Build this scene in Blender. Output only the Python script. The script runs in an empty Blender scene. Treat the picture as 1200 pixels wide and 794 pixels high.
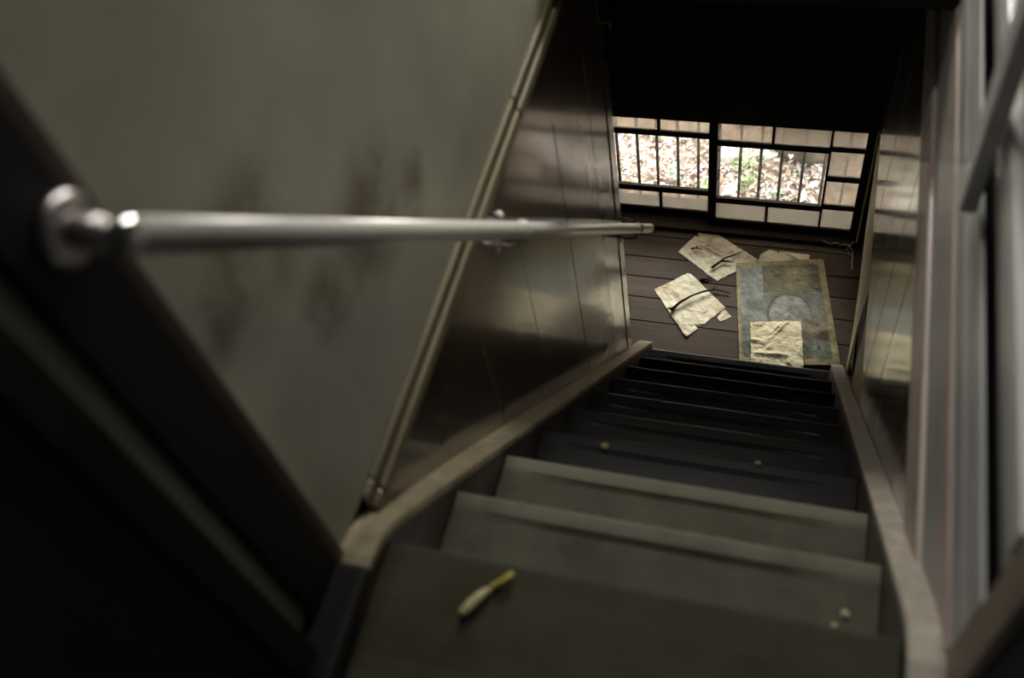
import bpy, bmesh, math, random
from mathutils import Vector, Matrix, noise

random.seed(7)
SC = bpy.context.scene
COL = SC.collection

# ------------------------------------------------------------------ camera
cam_data = bpy.data.cameras.new('camera')
cam = bpy.data.objects.new('camera', cam_data)
COL.objects.link(cam)
SC.camera = cam
cam_data.sensor_width = 36.0
cam_data.lens = 34.61
cam_data.clip_start = 0.02
_r = Vector((0.956733, 0.251375, -0.1465351))
_d = Vector((0.1249381, -0.8097347, -0.5733413))
_f = Vector((-0.2627782, 0.5302267, -0.8061062))
cam.matrix_world = Matrix(((_r.x, -_d.x, -_f.x, 0.179773),
                           (_r.y, -_d.y, -_f.y, -2.5788352),
                           (_r.z, -_d.z, -_f.z, 3.8396602),
                           (0, 0, 0, 1)))
cam_data.dof.use_dof = True
cam_data.dof.focus_distance = 5.0
cam_data.dof.aperture_fstop = 2.0

# ------------------------------------------------------------------ light
SC.view_settings.view_transform = 'Standard'
SC.view_settings.look = 'None'
SC.view_settings.gamma = 1.0
SC.view_settings.exposure = 0.0

world = bpy.data.worlds.new('overcast_sky')
SC.world = world
world.use_nodes = True
bg = world.node_tree.nodes['Background']
bg.inputs[0].default_value = (0.93, 0.96, 1.0, 1)
bg.inputs[1].default_value = 5.0


def area_light(name, loc, target, sx, sy, power, color):
    l = bpy.data.lights.new(name, 'AREA')
    l.shape = 'RECTANGLE'
    l.size, l.size_y, l.energy, l.color = sx, sy, power, color
    o = bpy.data.objects.new(name, l)
    COL.objects.link(o)
    o.location = loc
    o.rotation_euler = (Vector(target) - Vector(loc)).to_track_quat('-Z', 'Y').to_euler()
    return o


# open sky above the yard, shining down through the low landing window
area_light('yard_daylight', (-0.5, 4.4, 2.0), (-0.15, 1.1, 0.1), 3.4, 2.6, 950, (1.0, 0.95, 0.87))
# the upstairs window in the same outside wall, seen from within the stairwell
area_light('upstairs_window_light', (-0.22, 1.02, 4.05), (0.05, -2.0, 2.6), 0.42, 0.66, 42, (1.0, 0.98, 0.93))
# added overhead fill that brightens handrail and boards; no opening in the ceiling
area_light('overhead_fill_light', (-0.20, -0.85, 4.58), (-0.15, -1.9, 2.6), 0.45, 0.4, 17, (1.0, 0.98, 0.94))


# ------------------------------------------------------------------ materials
def new_mat(name):
    m = bpy.data.materials.new(name)
    m.use_nodes = True
    nt = m.node_tree
    b = nt.nodes['Principled BSDF']
    return m, nt, b


def N(nt, kind, **kw):
    n = nt.nodes.new(kind)
    for k, v in kw.items():
        if k.startswith('i_'):
            key = k[2:]
            key = int(key) if key.isdigit() else key
            n.inputs[key].default_value = v
        else:
            setattr(n, k, v)
    return n


def ramp(nt, src, stops):
    r = nt.nodes.new('ShaderNodeValToRGB')
    while len(r.color_ramp.elements) < len(stops):
        r.color_ramp.elements.new(0.5)
    for e, (p, c) in zip(r.color_ramp.elements, stops):
        e.position = p
        e.color = (*c, 1) if len(c) == 3 else c
    nt.links.new(src, r.inputs[0])
    return r.outputs[0]


def mix(nt, fac, a, b, mode='MIX'):
    n = nt.nodes.new('ShaderNodeMix')
    n.data_type = 'RGBA'
    n.blend_type = mode
    for sock, v in ((n.inputs[0], fac), (n.inputs[6], a), (n.inputs[7], b)):
        if hasattr(v, 'is_output'):
            nt.links.new(v, sock)
        elif isinstance(v, (int, float)):
            sock.default_value = v
        else:
            sock.default_value = (*v, 1) if len(v) == 3 else v
    return n.outputs[2]


def math_n(nt, op, a, b=None, c=None, clamp=False):
    n = nt.nodes.new('ShaderNodeMath')
    n.operation = op
    n.use_clamp = clamp
    for i, v in enumerate((a, b, c)):
        if v is None:
            continue
        if hasattr(v, 'is_output'):
            nt.links.new(v, n.inputs[i])
        else:
            n.inputs[i].default_value = v
    return n.outputs[0]


def bump(nt, b, src, strength, dist=0.002):
    n = N(nt, 'ShaderNodeBump', i_Strength=strength, i_Distance=dist)
    nt.links.new(src, n.inputs['Height'])
    nt.links.new(n.outputs[0], b.inputs['Normal'])


def wood(name, dark, light, grain='Z', rough=0.45, coat=0.0, scale=1.0, spec=0.5, bumps=0.25, blotch=0.35, mottle=0.0, wavy=0.0, edge=0.0):
    """Grain runs along the named axis of the object; each object gets its own offset and tone."""
    m, nt, b = new_mat(name)
    tc = N(nt, 'ShaderNodeTexCoord')
    oi = N(nt, 'ShaderNodeObjectInfo')
    off = N(nt, 'ShaderNodeVectorMath', operation='SCALE')
    nt.links.new(oi.outputs['Random'], off.inputs['Scale'])
    off.inputs[0].default_value = (37.0, 51.0, 23.0)
    add = N(nt, 'ShaderNodeVectorMath', operation='ADD')
    nt.links.new(tc.outputs['Object'], add.inputs[0])
    nt.links.new(off.outputs[0], add.inputs[1])
    mp = N(nt, 'ShaderNodeMapping')
    s = [26 * scale] * 3
    s['XYZ'.index(grain)] = 1.6 * scale
    mp.inputs['Scale'].default_value = s
    nt.links.new(add.outputs[0], mp.inputs[0])
    n1 = N(nt, 'ShaderNodeTexNoise', i_Scale=1.0, i_Detail=6.0, i_Roughness=0.62, i_Distortion=0.8)
    nt.links.new(mp.outputs[0], n1.inputs['Vector'])
    n2 = N(nt, 'ShaderNodeTexNoise', i_Scale=3.5, i_Detail=3.0)
    nt.links.new(add.outputs[0], n2.inputs['Vector'])
    c = ramp(nt, n1.outputs[0], [(0.3, dark), (0.72, light)])
    tone = math_n(nt, 'MULTIPLY_ADD', oi.outputs['Random'], 0.3, 0.82)
    blot = math_n(nt, 'MULTIPLY_ADD', n2.outputs[0], blotch * 2, 1.0 - blotch)
    tone = math_n(nt, 'MULTIPLY', tone, blot)
    cmb = N(nt, 'ShaderNodeCombineColor')
    for i in range(3):
        nt.links.new(tone, cmb.inputs[i])
    col = mix(nt, 1.0, c, cmb.outputs[0], 'MULTIPLY')
    if mottle:
        n3 = N(nt, 'ShaderNodeTexNoise', i_Scale=7.0, i_Detail=8.0, i_Roughness=0.7)
        nt.links.new(add.outputs[0], n3.inputs['Vector'])
        fac = ramp(nt, n3.outputs[0], [(0.35, (0, 0, 0)), (0.75, (mottle, mottle, mottle))])
        col = mix(nt, fac, col, (0.16, 0.152, 0.102))
    nt.links.new(col, b.inputs['Base Color'])
    rr = math_n(nt, 'MULTIPLY_ADD', n2.outputs[0], 0.25, rough - 0.12)
    nt.links.new(rr, b.inputs['Roughness'])
    b.inputs['Specular IOR Level'].default_value = spec
    b.inputs['Coat Weight'].default_value = coat
    b.inputs['Coat Roughness'].default_value = 0.12
    b.inputs['Coat IOR'].default_value = 2.1
    if edge:
        # worn, paler strip along the front of a step (towards +y of the board)
        sy = N(nt, 'ShaderNodeSeparateXYZ')
        nt.links.new(tc.outputs['Object'], sy.inputs[0])
        mr = N(nt, 'ShaderNodeMapRange', interpolation_type='SMOOTHSTEP')
        mr.inputs['From Min'].default_value = 0.070
        mr.inputs['From Max'].default_value = 0.100
        nt.links.new(sy.outputs[1], mr.inputs[0])
        worn = math_n(nt, 'MULTIPLY', mr.outputs[0], math_n(nt, 'MULTIPLY', n2.outputs[0], edge * 1.6))
        col = mix(nt, worn, col, (0.24, 0.225, 0.17))
        nt.links.new(col, b.inputs['Base Color'])
    if bumps:
        bump(nt, b, n1.outputs[0], bumps, 0.0015)
    if wavy:
        n4 = N(nt, 'ShaderNodeTexNoise', i_Scale=4.0, i_Detail=2.0)
        nt.links.new(mp.outputs[0], n4.inputs['Vector'])
        n4.inputs['Scale'].default_value = 0.35
        b2 = N(nt, 'ShaderNodeBump', i_Strength=wavy * 10, i_Distance=0.004)
        nt.links.new(n4.outputs[0], b2.inputs['Height'])
        old = b.inputs['Normal'].links[0].from_node
        nt.links.new(b2.outputs[0], old.inputs['Normal'])
        nt.links.new(b2.outputs[0], b.inputs['Coat Normal'])
    return m


def plain(name, color, rough=0.6, metallic=0.0, spec=0.5, noise_amt=0.25, nscale=14.0, bumps=0.1):
    m, nt, b = new_mat(name)
    tc = N(nt, 'ShaderNodeTexCoord')
    n1 = N(nt, 'ShaderNodeTexNoise', i_Scale=nscale, i_Detail=5.0)
    nt.links.new(tc.outputs['Object'], n1.inputs['Vector'])
    lo = tuple(c * (1 - noise_amt) for c in color)
    hi = tuple(min(1, c * (1 + noise_amt)) for c in color)
    nt.links.new(ramp(nt, n1.outputs[0], [(0.3, lo), (0.7, hi)]), b.inputs['Base Color'])
    b.inputs['Roughness'].default_value = rough
    b.inputs['Metallic'].default_value = metallic
    b.inputs['Specular IOR Level'].default_value = spec
    if bumps:
        bump(nt, b, n1.outputs[0], bumps, 0.001)
    return m


M = {}
M['panel'] = wood('varnished_panel_wood', (0.050, 0.025, 0.015), (0.110, 0.060, 0.036), 'Z', 0.3, 1.0, 1.0, 0.9, wavy=0.025)
M['panel_right'] = wood('varnished_golden_panel_wood', (0.055, 0.033, 0.017), (0.112, 0.072, 0.038), 'Z', 0.3, 1.0, 1.0, 0.9, wavy=0.025)
M['beam'] = wood('varnished_beam_wood', (0.052, 0.028, 0.017), (0.115, 0.065, 0.040), 'Y', 0.3, 1.0, 1.0, 0.9, wavy=0.025)
M['pale_y'] = wood('pale_bare_wood_lengthwise', (0.32, 0.265, 0.165), (0.52, 0.44, 0.295), 'Y', 0.6, 0.05, 1.0, 0.35)
M['pale_z'] = wood('pale_reflecting_stop_wood', (0.20, 0.155, 0.10), (0.36, 0.29, 0.19), 'Z', 0.6, 0.0, 1.0, 0.35)
M['batten'] = wood('yellowish_batten_wood', (0.12, 0.10, 0.055), (0.25, 0.21, 0.12), 'Y', 0.55, 0.1)
M['fascia'] = wood('grey_painted_fascia_wood', (0.42, 0.41, 0.40), (0.60, 0.59, 0.575), 'Y', 0.5, 0.1, 0.6, 0.4, 0.15, 0.25)
M['fascia_warm'] = wood('pinkish_moulding_wood', (0.34, 0.265, 0.23), (0.50, 0.41, 0.36), 'Y', 0.5, 0.1, 0.6, 0.4, 0.15, 0.25)
M['black_z'] = wood('blackened_post_wood', (0.006, 0.0055, 0.005), (0.014, 0.011, 0.010), 'Z', 0.6, 0.0, 1.0, 0.3)
M['black_brown'] = wood('dark_brown_jamb_wood', (0.045, 0.027, 0.020), (0.085, 0.052, 0.040), 'Z', 0.5, 0.0)
M['black_x'] = wood('blackened_rail_wood', (0.012, 0.010, 0.009), (0.026, 0.020, 0.016), 'X', 0.8, 0.0, 1.0, 0.05)
M['tread'] = wood('shaded_tread_wood', (0.005, 0.0045, 0.004), (0.012, 0.010, 0.009), 'X', 0.38, 0.0, 1.0, 0.3, 0.2, 0.3)  # shaded copy: the lower treads' lack of light is put into the colour
M['tread_lit'] = wood('lit_tread_wood', (0.048, 0.045, 0.029), (0.082, 0.077, 0.052), 'X', 0.66, 0.0, 1.0, 0.2, 0.2, 0.3, 0.45, 0.0, 0.55)  # lit copy: light on the upper treads is put into a paler colour
M['landing'] = wood('olive_brown_landing_wood', (0.026, 0.025, 0.014), (0.047, 0.044, 0.026), 'X', 0.7, 0.0, 1.0, 0.12, 0.2, 0.3, 0.2)
M['stringer'] = wood('dark_brown_stringer_wood', (0.050, 0.036, 0.027), (0.095, 0.070, 0.053), 'Y', 0.5)
M['pale_grey_y'] = wood('greyed_bare_wood_lengthwise', (0.29, 0.255, 0.205), (0.46, 0.41, 0.34), 'Y', 0.6, 0.05, 1.0, 0.35)
M['floor'] = wood('landing_floor_wood', (0.034, 0.022, 0.014), (0.064, 0.044, 0.029), 'X', 0.66, 0.0, 1.0, 0.15, 0.3, 0.3)
M['post_brown'] = wood('brown_post_wood', (0.16, 0.125, 0.095), (0.27, 0.215, 0.165), 'Z', 0.55, 0.0)
M['ply'] = wood('olive_plywood', (0.30, 0.25, 0.135), (0.48, 0.42, 0.26), 'Z', 0.55, 0.1, 0.8)
M['dark_wall'] = plain('near_black_wall', (0.012, 0.011, 0.011), 0.8, 0, 0.2, 0.3, 3.0)  # one near-black colour for walls, backing boards and subfloor
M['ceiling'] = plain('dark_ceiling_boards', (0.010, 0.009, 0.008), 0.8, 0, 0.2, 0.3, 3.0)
M['steel'] = plain('satin_steel', (0.86, 0.82, 0.74), 0.27, 0.12, 0.5, 0.06, 60.0, 0.03)
M['steel_dark'] = plain('dull_bracket_steel', (0.55, 0.52, 0.5), 0.35, 1.0, 0.5, 0.12, 40.0, 0.05)
M['chrome'] = plain('polished_chrome', (0.8, 0.79, 0.77), 0.12, 1.0, 0.5, 0.04, 60.0, 0.0)
M['cap'] = plain('black_plastic_cap', (0.02, 0.02, 0.02), 0.35, 0, 0.5, 0.1)
M['brass'] = plain('brass_hook_metal', (0.35, 0.27, 0.12), 0.4, 1.0)
M['twig'] = plain('dark_twig_bark', (0.020, 0.015, 0.011), 0.85, 0, 0.2, 0.4, 60)
M['pod'] = plain('dry_pale_husk', (0.50, 0.44, 0.24), 0.7, 0, 0.3, 0.25, 90)
M['stem'] = plain('yellow_dry_stem', (0.58, 0.45, 0.10), 0.6, 0, 0.3, 0.2, 90)
M['crumb'] = plain('tan_crumb', (0.42, 0.36, 0.22), 0.8, 0, 0.2, 0.2, 90)
M['web'] = plain('dusty_cobweb', (0.72, 0.68, 0.62), 0.9, 0, 0.1, 0.1, 90)
M['soil'] = plain('leafy_soil', (0.40, 0.31, 0.25), 0.95, 0, 0.2, 0.5, 9, 0.4)
M['boulder'] = plain('brown_weathered_stone', (0.17, 0.135, 0.10), 0.9, 0, 0.2, 0.45, 9, 0.5)
M['rock'] = plain('pale_grey_stone', (0.55, 0.53, 0.50), 0.9, 0, 0.2, 0.2, 18, 0.4)
M['weed'] = plain('green_weed_leaf', (0.26, 0.36, 0.16), 0.6, 0, 0.3, 0.35, 40)
M['weed_blue'] = plain('grey_green_weed_leaf', (0.36, 0.46, 0.36), 0.6, 0, 0.3, 0.25, 40)
M['pale_leaf'] = plain('bleached_dead_leaf', (0.82, 0.72, 0.60), 0.7, 0, 0.3, 0.12, 30)
M['white_leaf'] = plain('white_heart_leaf', (0.9, 0.88, 0.84), 0.6, 0, 0.3, 0.05, 30)
M['grille'] = plain('grey_weathered_bar', (0.10, 0.085, 0.075), 0.8, 0, 0.2, 0.3, 30)

# plaster with brown damp stains above the handrail line
m, nt, b = new_mat('old_grey_green_plaster')
tc = N(nt, 'ShaderNodeTexCoord')
n1 = N(nt, 'ShaderNodeTexNoise', i_Scale=2.4, i_Detail=7.0, i_Roughness=0.6)
n2 = N(nt, 'ShaderNodeTexNoise', i_Scale=5.0, i_Detail=4.0, i_Roughness=0.65)
n3 = N(nt, 'ShaderNodeTexNoise', i_Scale=160.0, i_Detail=2.0)
for n in (n1, n2, n3):
    nt.links.new(tc.outputs['Object'], n.inputs['Vector'])
c = ramp(nt, n1.outputs[0], [(0.25, (0.34, 0.33, 0.262)), (0.75, (0.54, 0.525, 0.42))])
sep = N(nt, 'ShaderNodeSeparateXYZ')
nt.links.new(tc.outputs['Object'], sep.inputs[0])
blobs = None
for cy, cz, rr in ((-1.66, 2.74, 0.17), (-1.53, 2.66, 0.10), (-1.93, 2.97, 0.16), (-1.86, 2.74, 0.12), (-2.03, 2.97, 0.10)):
    # damp blotches, in metres from the plaster's own origin
    dist = N(nt, 'ShaderNodeVectorMath', operation='DISTANCE')
    nt.links.new(tc.outputs['Object'], dist.inputs[0])
    dist.inputs[1].default_value = (0, cy + 1.2, cz - 3.505)
    mr = N(nt, 'ShaderNodeMapRange', interpolation_type='SMOOTHSTEP')
    mr.inputs['From Min'].default_value = rr
    mr.inputs['From Max'].default_value = rr * 0.25
    nt.links.new(dist.outputs['Value'], mr.inputs[0])
    blobs = mr.outputs[0] if blobs is None else math_n(nt, 'MAXIMUM', blobs, mr.outputs[0])
band = blobs
st = N(nt, 'ShaderNodeMapRange', interpolation_type='SMOOTHSTEP')
st.inputs['From Min'].default_value = 0.36
st.inputs['From Max'].default_value = 0.64
nt.links.new(n2.outputs[0], st.inputs[0])
stain = math_n(nt, 'MULTIPLY', math_n(nt, 'MULTIPLY', st.outputs[0], band), 0.75)
c = mix(nt, stain, c, (0.12, 0.085, 0.05))
nt.links.new(c, b.inputs['Base Color'])
b.inputs['Roughness'].default_value = 0.9
b.inputs['Specular IOR Level'].default_value = 0.2
bump(nt, b, n3.outputs[0], 0.15, 0.001)
M['plaster'] = m


def paper_mat(name, base, seed, warm=(0.36, 0.29, 0.17)):
    m, nt, b = new_mat(name)
    tc = N(nt, 'ShaderNodeTexCoord')
    mp = N(nt, 'ShaderNodeMapping')
    mp.inputs['Location'].default_value = (seed * 3.1, seed * 1.7, 0)
    nt.links.new(tc.outputs['Object'], mp.inputs[0])
    n1 = N(nt, 'ShaderNodeTexNoise', i_Scale=9.0, i_Detail=6.0, i_Roughness=0.65)
    n2 = N(nt, 'ShaderNodeTexVoronoi', i_Scale=38.0)
    n3 = N(nt, 'ShaderNodeTexNoise', i_Scale=14.0, i_Detail=3.0, i_Distortion=1.5)
    for n in (n1, n2, n3):
        nt.links.new(mp.outputs[0], n.inputs['Vector'])
    c = ramp(nt, n1.outputs[0], [(0.28, warm), (0.55, base), (0.8, tuple(min(1, v * 1.12) for v in base))])
    spot = ramp(nt, n2.outputs['Distance'], [(0.0, (1, 1, 1)), (0.13, (0, 0, 0))])
    pick = ramp(nt, n3.outputs[0], [(0.52, (0, 0, 0)), (0.58, (1, 1, 1))])
    f = mix(nt, 1.0, spot, pick, 'MULTIPLY')
    c = mix(nt, f, c, (0.05, 0.04, 0.03))
    nt.links.new(c, b.inputs['Base Color'])
    b.inputs['Roughness'].default_value = 0.85
    b.inputs['Specular IOR Level'].default_value = 0.2
    bump(nt, b, n3.outputs[0], 0.5, 0.004)
    return m


# faded printed sheet: flat printed areas in the sheet's own u, v
m, nt, b = new_mat('faded_blue_print')
tc = N(nt, 'ShaderNodeTexCoord')
nd = N(nt, 'ShaderNodeTexNoise', i_Scale=6.0, i_Detail=4.0)
nt.links.new(tc.outputs['UV'], nd.inputs['Vector'])
nw = N(nt, 'ShaderNodeTexNoise', i_Scale=11.0, i_Detail=8.0, i_Roughness=0.72)
nt.links.new(tc.outputs['UV'], nw.inputs['Vector'])
sep = N(nt, 'ShaderNodeSeparateXYZ')
nt.links.new(tc.outputs['UV'], sep.inputs[0])
jit = math_n(nt, 'MULTIPLY_ADD', nd.outputs[0], 0.05, -0.025)
U = math_n(nt, 'ADD', sep.outputs[0], jit)
V = math_n(nt, 'ADD', sep.outputs[1], jit)


def step(x, a, w=0.012):
    n = N(nt, 'ShaderNodeMapRange', interpolation_type='SMOOTHSTEP')
    n.inputs['From Min'].default_value = a - w
    n.inputs['From Max'].default_value = a + w
    nt.links.new(x, n.inputs[0])
    return n.outputs[0]


def rect(u0, u1, v0, v1, w=0.012):
    a = math_n(nt, 'SUBTRACT', step(U, u0, w), step(U, u1, w), clamp=True)
    c_ = math_n(nt, 'SUBTRACT', step(V, v0, w), step(V, v1, w), clamp=True)
    return math_n(nt, 'MULTIPLY', a, c_)


def disc(u, v, ru, rv, w=0.05):
    du = math_n(nt, 'DIVIDE', math_n(nt, 'SUBTRACT', U, u), ru)
    dv = math_n(nt, 'DIVIDE', math_n(nt, 'SUBTRACT', V, v), rv)
    d = math_n(nt, 'SQRT', math_n(nt, 'ADD', math_n(nt, 'MULTIPLY', du, du), math_n(nt, 'MULTIPLY', dv, dv)))
    return math_n(nt, 'SUBTRACT', 1.0, step(d, 1.0, w))


c = (0.165, 0.175, 0.14)
c = mix(nt, rect(0.0, 0.30, 0.30, 1.0, 0.02), c, (0.275, 0.295, 0.29))
c = mix(nt, rect(0.0, 0.26, 0.0, 0.36, 0.04), c, (0.15, 0.17, 0.15))
c = mix(nt, rect(0.10, 0.30, 0.50, 0.62, 0.04), c, (0.12, 0.15, 0.14))
c = mix(nt, rect(0.30, 1.0, 0.68, 1.0, 0.012), c, (0.125, 0.105, 0.048))
c = mix(nt, rect(0.56, 0.80, 0.72, 0.94, 0.05), c, (0.23, 0.20, 0.11))
c = mix(nt, disc(0.56, 0.47, 0.245, 0.21, 0.03), c, (0.07, 0.078, 0.07))
c = mix(nt, disc(0.56, 0.46, 0.22, 0.19, 0.03), c, (0.28, 0.29, 0.275))
c = mix(nt, rect(0.78, 0.95, 0.40, 0.64, 0.05), c, (0.20, 0.225, 0.205))
c = mix(nt, rect(0.66, 0.96, 0.27, 0.42, 0.05), c, (0.25, 0.21, 0.14))
c = mix(nt, rect(0.66, 0.93, 0.21, 0.30, 0.02), c, (0.13, 0.068, 0.034))
c = mix(nt, rect(0.66, 0.96, 0.04, 0.21, 0.02), c, (0.15, 0.17, 0.13))
c = mix(nt, rect(0.75, 0.87, 0.06, 0.21, 0.02), c, (0.23, 0.255, 0.265))
c = mix(nt, disc(0.81, 0.15, 0.02, 0.015, 0.2), c, (0.04, 0.04, 0.05))
inner = rect(0.035, 0.935, 0.05, 0.955, 0.008)
c = mix(nt, inner, (0.40, 0.34, 0.18), c)
ns = N(nt, 'ShaderNodeTexNoise', i_Scale=3.2, i_Detail=7.0, i_Roughness=0.7)
nt.links.new(tc.outputs['UV'], ns.inputs['Vector'])
c = mix(nt, ramp(nt, ns.outputs[0], [(0.46, (0, 0, 0)), (0.70, (0.42, 0.42, 0.42))]), c, (0.13, 0.105, 0.055))
wash = ramp(nt, nw.outputs[0], [(0.3, (0.25, 0.24, 0.20)), (0.7, (0.82, 0.79, 0.71))])
c = mix(nt, 1.0, c, wash, 'MULTIPLY')
nt.links.new(c, b.inputs['Base Color'])
b.inputs['Roughness'].default_value = 0.7
b.inputs['Specular IOR Level'].default_value = 0.3
bump(nt, b, nw.outputs[0], 0.5, 0.004)
M['print'] = m

# leaf litter, one colour per leaf
m, nt, b = new_mat('mixed_leaf_litter')
g = N(nt, 'ShaderNodeNewGeometry')
col = ramp(nt, g.outputs['Random Per Island'],
           [(0.0, (0.36, 0.25, 0.19)), (0.15, (0.68, 0.54, 0.46)), (0.3, (0.85, 0.76, 0.69)), (0.45, (0.50, 0.36, 0.29)),
            (0.6, (0.78, 0.66, 0.57)), (0.70, (0.62, 0.38, 0.24)), (0.78, (0.46, 0.50, 0.36)), (0.90, (0.9, 0.85, 0.78))])
nt.links.new(col, b.inputs['Base Color'])
b.inputs['Roughness'].default_value = 0.75
M['litter'] = m

# clear pane: see-through with a thin surface reflection
m, nt, b = new_mat('clear_window_glass')
nt.nodes.remove(b)
out = [n for n in nt.nodes if n.type == 'OUTPUT_MATERIAL'][0]
tr = N(nt, 'ShaderNodeBsdfTransparent')
tr.inputs[0].default_value = (0.95, 0.96, 0.95, 1)
gl = N(nt, 'ShaderNodeBsdfGlossy')
gl.inputs['Roughness'].default_value = 0.03
fr = N(nt, 'ShaderNodeFresnel')
fr.inputs[0].default_value = 1.35
mx = N(nt, 'ShaderNodeMixShader')
nt.links.new(fr.outputs[0], mx.inputs[0])
nt.links.new(tr.outputs[0], mx.inputs[1])
nt.links.new(gl.outputs[0], mx.inputs[2])
nt.links.new(mx.outputs[0], out.inputs[0])
M['clear'] = m

# frosted pane: scatters the daylight behind it
m, nt, b = new_mat('frosted_window_glass')
nt.nodes.remove(b)
out = [n for n in nt.nodes if n.type == 'OUTPUT_MATERIAL'][0]
tl = N(nt, 'ShaderNodeBsdfTranslucent')
tl.inputs[0].default_value = (0.24, 0.22, 0.19, 1)
rf = N(nt, 'ShaderNodeBsdfRefraction')
rf.inputs[0].default_value = (0.50, 0.47, 0.42, 1)
rf.inputs['Roughness'].default_value = 0.19
rf.inputs['IOR'].default_value = 1.15
mx = N(nt, 'ShaderNodeMixShader')
mx.inputs[0].default_value = 0.75
nt.links.new(tl.outputs[0], mx.inputs[1])
nt.links.new(rf.outputs[0], mx.inputs[2])
nt.links.new(mx.outputs[0], out.inputs[0])
M['frosted'] = m


# ------------------------------------------------------------------ builders
def link_mesh(name, bm, mat, parent=None, smooth=False, origin=None, uv=False):
    """Links a bmesh as one object whose origin sits at the mesh's base centre."""
    if origin is None:
        xs = [v.co.x for v in bm.verts]; ys = [v.co.y for v in bm.verts]; zs = [v.co.z for v in bm.verts]
        origin = Vector(((min(xs) + max(xs)) / 2, (min(ys) + max(ys)) / 2, min(zs)))
    origin = Vector(origin)
    for v in bm.verts:
        v.co -= origin
    bmesh.ops.recalc_face_normals(bm, faces=bm.faces)
    me = bpy.data.meshes.new(name)
    bm.to_mesh(me)
    bm.free()
    if smooth:
        for p in me.polygons:
            p.use_smooth = True
    me.materials.append(mat)
    o = bpy.data.objects.new(name, me)
    COL.objects.link(o)
    if parent is not None:
        o.parent = parent
        o.location = origin - world_loc(parent)
    else:
        o.location = origin
    return o


def world_loc(o):
    l = o.location.copy()
    p = o.parent
    while p is not None:
        l = l + p.location
        p = p.parent
    return l


def empty(name, loc, **props):
    o = bpy.data.objects.new(name, None)
    o.empty_display_size = 0.1
    COL.objects.link(o)
    o.location = loc
    for k, v in props.items():
        o[k] = v
    return o


def tag(o, label, category, group=None, kind=None):
    o['label'] = label
    o['category'] = category
    if group:
        o['group'] = group
    if kind:
        o['kind'] = kind
    return o


def structure(o):
    o['kind'] = 'structure'
    return o


def bm_box(x0, x1, y0, y1, z0, z1, bevel=0.0, seg=1, bm=None):
    own = bm is None
    if own:
        bm = bmesh.new()
    vs = [bm.verts.new((x, y, z)) for z in (z0, z1) for y in (y0, y1) for x in (x0, x1)]
    fs = [(0, 1, 3, 2), (4, 6, 7, 5), (0, 4, 5, 1), (2, 3, 7, 6), (0, 2, 6, 4), (1, 5, 7, 3)]
    faces = [bm.faces.new([vs[i] for i in f]) for f in fs]
    if bevel:
        edges = list({e for f in faces for e in f.edges})
        bmesh.ops.bevel(bm, geom=edges, offset=bevel, segments=seg, affect='EDGES', profile=0.5)
    return bm


def box(name, x0, x1, y0, y1, z0, z1, mat, parent=None, bevel=0.0, seg=1):
    return link_mesh(name, bm_box(x0, x1, y0, y1, z0, z1, bevel, seg), mat, parent)


def bm_prism_x(pts, x0, x1, bevel=0.0):
    """Extrudes a (y, z) outline along x."""
    bm = bmesh.new()
    a = [bm.verts.new((x0, y, z)) for y, z in pts]
    c = [bm.verts.new((x1, y, z)) for y, z in pts]
    bm.faces.new(a)
    bm.faces.new(c[::-1])
    n = len(pts)
    for i in range(n):
        bm.faces.new((a[i], c[i], c[(i + 1) % n], a[(i + 1) % n]))
    if bevel:
        bmesh.ops.bevel(bm, geom=list(bm.edges), offset=bevel, segments=2, affect='EDGES', profile=0.5)
    return bm


def prism_x(name, pts, x0, x1, mat, parent=None, bevel=0.0):
    return link_mesh(name, bm_prism_x(pts, x0, x1, bevel), mat, parent)


def bm_tube(path, radii, n=12, bm=None, caps=True):
    if bm is None:
        bm = bmesh.new()
    path = [Vector(p) for p in path]
    if isinstance(radii, (int, float)):
        radii = [radii] * len(path)
    rings = []
    up = Vector((0.13, 0.21, 0.97)).normalized()
    for i, p in enumerate(path):
        t = (path[min(i + 1, len(path) - 1)] - path[max(i - 1, 0)]).normalized()
        u = t.cross(up)
        if u.length < 1e-3:
            u = t.cross(Vector((1, 0, 0)))
        u.normalize()
        w = t.cross(u)
        rings.append([bm.verts.new(p + (u * math.cos(2 * math.pi * k / n) + w * math.sin(2 * math.pi * k / n)) * radii[i]) for k in range(n)])
    for r0, r1 in zip(rings, rings[1:]):
        for k in range(n):
            bm.faces.new((r0[k], r0[(k + 1) % n], r1[(k + 1) % n], r1[k]))
    if caps:
        bm.faces.new(rings[0])
        bm.faces.new(rings[-1][::-1])
    return bm


def tube(name, path, radii, mat, parent=None, n=12):
    return link_mesh(name, bm_tube(path, radii, n), mat, parent, smooth=True)


# ------------------------------------------------------------------ measures
RUN, RISE = 0.22642, 0.26329
SL = RISE / RUN
FLOOR = -RISE
UP = 9 * RISE            # upper landing level
YUP = -9 * RUN           # upper landing edge
XL, XR = -0.46, 0.45     # wall faces beside the flight

# ------------------------------------------------------------------ landing floor
fl = structure(empty('floor', (-0.25, 0.45, FLOOR)))
yb = -0.03
joints = [-0.03, 0.165, 0.335, 0.485, 0.62, 0.755, 0.905, 1.2]
for a, c_ in zip(joints, joints[1:]):
    o = box('floor_board', -1.05, 0.52, a + 0.0018, c_ - 0.0018, FLOOR - 0.03, FLOOR, M['floor'], fl, 0.002)
box('subfloor', -1.10, 0.56, -3.6, 1.2, FLOOR - 0.06, FLOOR - 0.031, M['dark_wall'], fl)

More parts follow.
